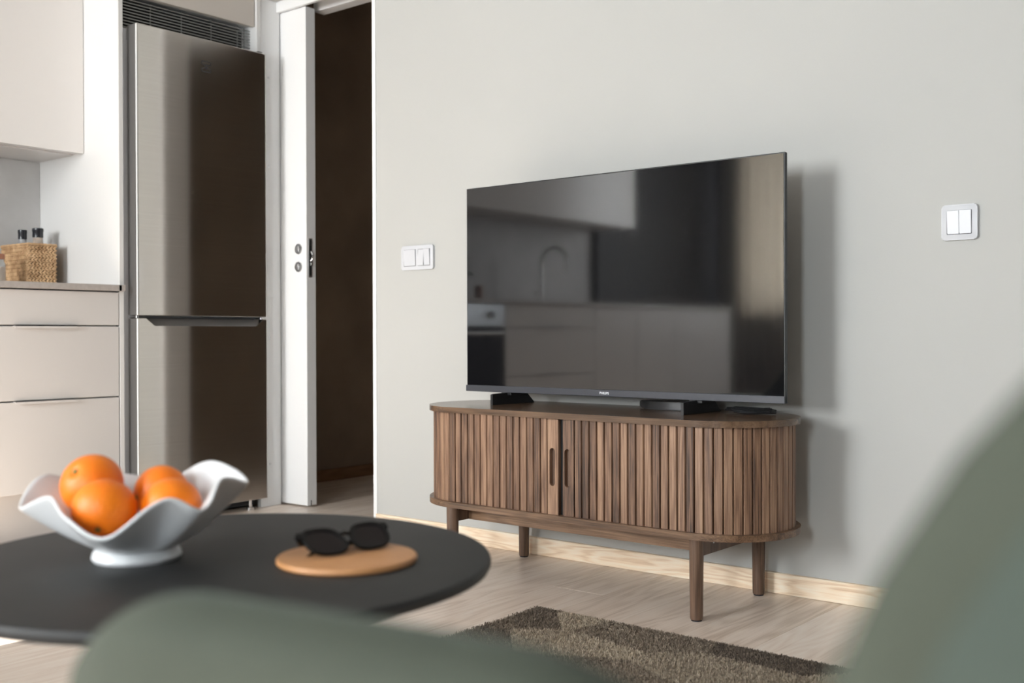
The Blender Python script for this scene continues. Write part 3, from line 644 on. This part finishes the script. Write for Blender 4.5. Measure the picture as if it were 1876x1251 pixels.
# ------------------------------------------------------------------ bowl (camera aligned angles converted to world)
BC = Vector((-1.225, .751, TZ))
lat, dep = Vector((cos(YAW), sin(YAW), 0)), Vector((-sin(YAW), cos(YAW), 0))
bw = thing('fruit_bowl', BC, 'white ceramic bowl with a wavy rim full of oranges', 'bowl', rz=YAW)
ctrl = [(8, .139, .092), (32, .127, .104), (56, .115, .111), (88, .110, .084), (118, .118, .092), (138, .128, .078), (160, .150, .098), (184, .146, .065), (212, .106, .086), (242, .110, .066), (272, .118, .045), (304, .128, .090), (322, .140, .073), (341, .128, .105)]
def cyc(th):
    th = math.degrees(th) % 360; n = len(ctrl)
    A = [(a, r, z) for a, r, z in ctrl]; A = [(a-360, r, z) for a, r, z in ctrl[-3:]]+A+[(a+360, r, z) for a, r, z in ctrl[:3]]
    for i in range(1, len(A)-2):
        if A[i][0] <= th < A[i+1][0]:
            t = (th-A[i][0])/(A[i+1][0]-A[i][0]); out = []
            for k in (1, 2):
                p0, p1, p2, p3 = A[i-1][k], A[i][k], A[i+1][k], A[i+2][k]
                out.append(.5*((2*p1)+(-p0+p2)*t+(2*p0-5*p1+4*p2-p3)*t*t+(-p0+3*p1-3*p2+p3)*t**3))
            return out
bm = new(); NT, NR = 120, 16; rings = []
for j in range(NR+1):
    t = j/NR; ring = []
    for i in range(NT):
        th = 2*pi*i/NT; R_, Z_ = cyc(th); r_ = .046+(R_-.046)*t**.92; z_ = .014+(Z_-.014)*t**1.25
        ring.append(bm.verts.new((r_*cos(th), r_*sin(th), z_)))
    rings.append(ring)
c0 = bm.verts.new((0, 0, .0125)); mid = [bm.verts.new((.03*cos(2*pi*i/NT), .03*sin(2*pi*i/NT), .0128)) for i in range(NT)]
for i in range(NT):
    bm.faces.new((c0, mid[i], mid[(i+1) % NT])); bm.faces.new((mid[i], rings[0][i], rings[0][(i+1) % NT], mid[(i+1) % NT]))
for A, B in zip(rings, rings[1:]):
    for i in range(NT): bm.faces.new((A[i], B[i], B[(i+1) % NT], A[(i+1) % NT]))
o = obj('bowl_wall', bm, 'ceramic', bw, smooth='all'); md = o.modifiers.new('s', 'SOLIDIFY'); md.thickness = .0048; md.offset = -1; md = o.modifiers.new('b', 'SUBSURF'); md.levels = md.render_levels = 1
bm = new(); lathe(bm, [(.040, .014), (.046, 0), (.052, 0), (.0545, .004), (.053, .010), (.047, .0165), (.040, .0165)], 48); obj('foot', bm, 'ceramic', bw, smooth=True)
# oranges
def orange(la, de, z, r_, label, rot):
    c = BC+lat*la+dep*de; c.z = z
    t = thing('orange', c, label, 'orange', group='oranges in the bowl'); t.rotation_euler = rot
    bm = new(); bmesh.ops.create_uvsphere(bm, u_segments=40, v_segments=24, radius=r_)
    for v in bm.verts:
        q = math.hypot(v.co.x, v.co.y)/r_; v.co.z *= .95
        if q < .35: v.co.z -= math.copysign((.35-q)**2*.04, v.co.z)
    obj('peel', bm, 'orange', t, smooth='all')
    bm = new(); lathe(bm, [(0, r_*.925), (.0028, r_*.922), (.0035, r_*.90)], 8); obj('stem_scar', bm, 'stem', t, smooth=True)
orange(-.068, .030, .5385, .0395, 'topmost orange at the left of the fruit bowl', (.9, .4, 0))
orange(-.026, -.040, .5175, .0385, 'front orange half in shade in the fruit bowl', (2.2, .3, 1))
orange(.048, -.014, .5165, .0375, 'rightmost orange in the fruit bowl', (-.35, -.5, .4))
orange(.012, .060, .5225, .0370, 'rear orange partly hidden behind the others', (1.8, 1.3, 0))
# leather mat
bm = new(); lathe(bm, [(0, 0), (.0845, 0), (.0865, .002), (.0865, .0055), (.085, .0075), (.0815, .008), (0, .008)], 80); o = obj('round_mat', bm, 'leather', None, smooth=True)
o.location = (-1.003, .903, TZ+.0002); o['label'] = 'round tan leather mat on the table under the sunglasses'; o['category'] = 'mat'
# sunglasses
def ray(x_, y_): return (V*F+(x_-938)*RV-(y_-625.5)*UV)
def on_z(x_, y_, z): d = ray(x_, y_); return d*((z-H)/d.z)+Vector((0, 0, H))
gp = on_z(650, 1008, TZ+.012); gp.z = TZ+.0085
sg = thing('sunglasses', gp, 'black folded sunglasses lying half on the round tan mat', 'sunglasses')
sg.rotation_euler = (0, 0, YAW+radians(40)); sg.scale = (.94, .94, .94)
tilt = Matrix.Translation((0, 0, .004)) @ Matrix.Rotation(radians(-56), 4, 'X')
def lens_outline(cx, sgn, sc=1):
    p = []
    for i in range(40):
        a = 2*pi*i/40; c_, s_ = cos(a), sin(a); e = 2/2.7
        x_ = .0262*math.copysign(abs(c_)**e, c_); z_ = .0215*math.copysign(abs(s_)**e, s_)
        x_ += sgn*.0035*z_/.0215; p.append((cx+x_*sc, .0225+z_*sc))
    return p
for sgn in (-1, 1):
    cx = .0345*sgn; mm = holed(lens_outline(cx, sgn, 1.13), [lens_outline(cx, sgn, .93)], .0034, .0006); xform(mm, tilt @ FACE_Y); obj('rim', mm, 'acetate', sg)
    mm = holed(lens_outline(cx, sgn, .95), [], .0012); xform(mm, tilt @ FACE_Y); obj('lens', mm, 'lens', sg)
    bm = new(); box(bm, *(sorted((sgn*.060, sgn*.0695))), -.003, .006, .031, .042, .0012); xform(bm, tilt); obj('hinge_block', bm, 'acetate', sg)
    bm = new(); yb = .008+.006*(sgn > 0)
    pts = [(sgn*.066, .004, .036), (sgn*.062, yb+.004, .036), (sgn*.03, yb+.008, .034), (-sgn*.015, yb+.008, .031), (-sgn*.045, yb+.006, .024), (-sgn*.060, yb+.004, .014)]
    tube(bm, pts, [.0032, .0032, .0028, .0026, .0032, .0028], 8); xform(bm, tilt); obj('temple', bm, 'acetate', sg, smooth=True)
bm = new(); tube(bm, [(-.011, 0, .030), (0, -.001, .034), (.011, 0, .030)], .003, 8); xform(bm, tilt); obj('bridge', bm, 'acetate', sg, smooth=True)

# ------------------------------------------------------------------ armchairs
def u_shell(hw, dp, th, z0, htop, harm, n=64, cr=.165):
    """padded U shaped shell: back at y=0, arms run to y=dp"""
    pts = []; L1 = dp-cr; L2 = cr*pi/2; L3 = 2*(hw-cr); tot = 2*L1+2*L2+L3
    bm = new(); rings = []
    for i in range(n+1):
        s = tot*i/n
        def pos(s):
            if s < L1: return Vector((-hw, dp-s, 0)), Vector((-1, 0, 0))
            s -= L1
            if s < L2: a = s/cr; return Vector((-hw+cr-cr*cos(a), cr-cr*sin(a), 0)), Vector((-cos(a), -sin(a), 0))
            s -= L2
            if s < L3: return Vector((-hw+cr+s, 0, 0)), Vector((0, -1, 0))
            s -= L3
            if s < L2: a = s/cr; return Vector((hw-cr+cr*sin(a), cr-cr*cos(a), 0)), Vector((sin(a), -cos(a), 0))
            s -= L2
            return Vector((hw, cr+s, 0)), Vector((1, 0, 0))
        p, nn_ = pos(s); u = abs(s-tot/2); e = max(0, min(1, (u-L3/2)/(L2*.95))); e = e*e*(1.35-.35*e*e)
        zt = htop+(harm-htop)*e
        ring = []
        h2 = th/2; r_ = h2*.98
        prof_ = []
        for k in range(9): a = pi*k/8; prof_.append((h2*cos(a), zt-r_+r_*sin(a)))
        prof_ += [(-h2, z0+.1), (-h2*.8, z0+.01), (h2*.8, z0+.01), (h2, z0+.1)]
        if i in (0, n): pass
        for q, z_ in prof_: ring.append(bm.verts.new((p.x+nn_.x*(q), p.y+nn_.y*(q), z_)))
        rings.append(ring)
    K = len(rings[0])
    for A, B in zip(rings, rings[1:]):
        for k in range(K): bm.faces.new((A[k], A[(k+1) % K], B[(k+1) % K], B[k]))
    bm.faces.new(rings[0][::-1]); bm.faces.new(rings[-1])
    return bm
def low_chair(loc, rz, label):
    t = thing('armchair', loc, label, 'armchair', rz=rz)
    o = obj('shell', u_shell(.245, .40, .058, .27, .610, .41), 'velvet', t, smooth='all'); md = o.modifiers.new('s', 'SUBSURF'); md.levels = md.render_levels = 1
    bm = new(); box(bm, -.178, .178, .035, .43, .30, .41, .035, 4); obj('seat_cushion', bm, 'velvet2', t, smooth='all')
    for sx in (-1, 1):
        for y_ in (.05, .36):
            bm = new(); tube(bm, [(.15*sx, y_, .30), (.175*sx, y_+(.02 if y_ > .2 else -.02), 0)], [.016, .010], 14); obj('leg', bm, 'charcoal', t, smooth=True)
    return t
def cam_pt(la, de, z=0): return Vector((cos(YAW)*la-sin(YAW)*de, sin(YAW)*la+cos(YAW)*de, z))
A0 = cam_pt(-.074, .463)
low_chair(A0, YAW-radians(30.3), 'low green velvet armchair whose rounded back fills the bottom of the picture')
low_chair(Vector((-2.32, .02, 0)), radians(50), 'low green velvet armchair seen only as a reflection in the TV')
# high backed chair at the right edge
B0 = cam_pt(.070, .285)
hb = thing('armchair', B0, 'high-backed green velvet armchair at the right edge of the picture', 'armchair', rz=YAW-radians(36))
def pillow(x0, x1, z0, z1, r, inset, ya, yb, thick, dome):
    """rounded rectangular back piece; rings move inward and bulge"""
    bm = new(); prof_ = []
    K = 14
    for k in range(K+1): a = pi/2*k/K; prof_.append((thick*(1-sin(a)) , thick*cos(a)))   # placeholder
    rings = []
    steps = [(0, 0)]+[(thick*(1-cos(a)), thick*sin(a)) for a in np.linspace(.2, pi/2, 7)]+[(thick+d, thick+dome*(1-(1-d/.12)**2)) for d in (.02, .045, .08, .12)]
    for side in (1, -1):
        pv = None
        for ins, h_ in steps:
            ins += inset; rr_ = max(r-ins, .012); pl = rrect(x0+ins, x1-ins, z0+ins, z1-ins, rr_, 10)
            ring = [bm.verts.new((x_, side*h_, z_)) for x_, z_ in pl]
            if pv:
                for k in range(len(pl)):
                    q = (pv[k], pv[(k+1) % len(pl)], ring[(k+1) % len(pl)], ring[k]); bm.faces.new(q if side > 0 else q[::-1])
            pv = ring
        bm.faces.new(pv if side > 0 else pv[::-1])
    bmesh.ops.remove_doubles(bm, verts=bm.verts[:], dist=1e-5)
    return bm
lean = Matrix.Rotation(radians(0), 4, 'X')
o = obj('outer_band', pillow(0, .56, .30, .80, .24, 0, 0, 0, .013, 0), 'velvet', hb, smooth='all')
o = obj('back_cushion', pillow(0, .56, .30, .80, .24, .017, 0, 0, .020, .016), 'velvet2', hb, smooth='all')
bm = new(); box(bm, .137, .498, .03, .56, .24, .42, .04, 4); obj('seat_cushion', bm, 'velvet2', hb, smooth='all')
for x0 in (.075, .50):
    bm = new(); box(bm, x0, x0+.06, .03, .54, .24, .56, .028, 4); obj('armrest', bm, 'velvet', hb, smooth='all')
for sx in (.11, .50):
    for y_ in (.06, .50):
        bm = new(); tube(bm, [(sx, y_, .26), (sx, y_, 0)], [.018, .011], 14); obj('leg', bm, 'charcoal', hb, smooth=True)
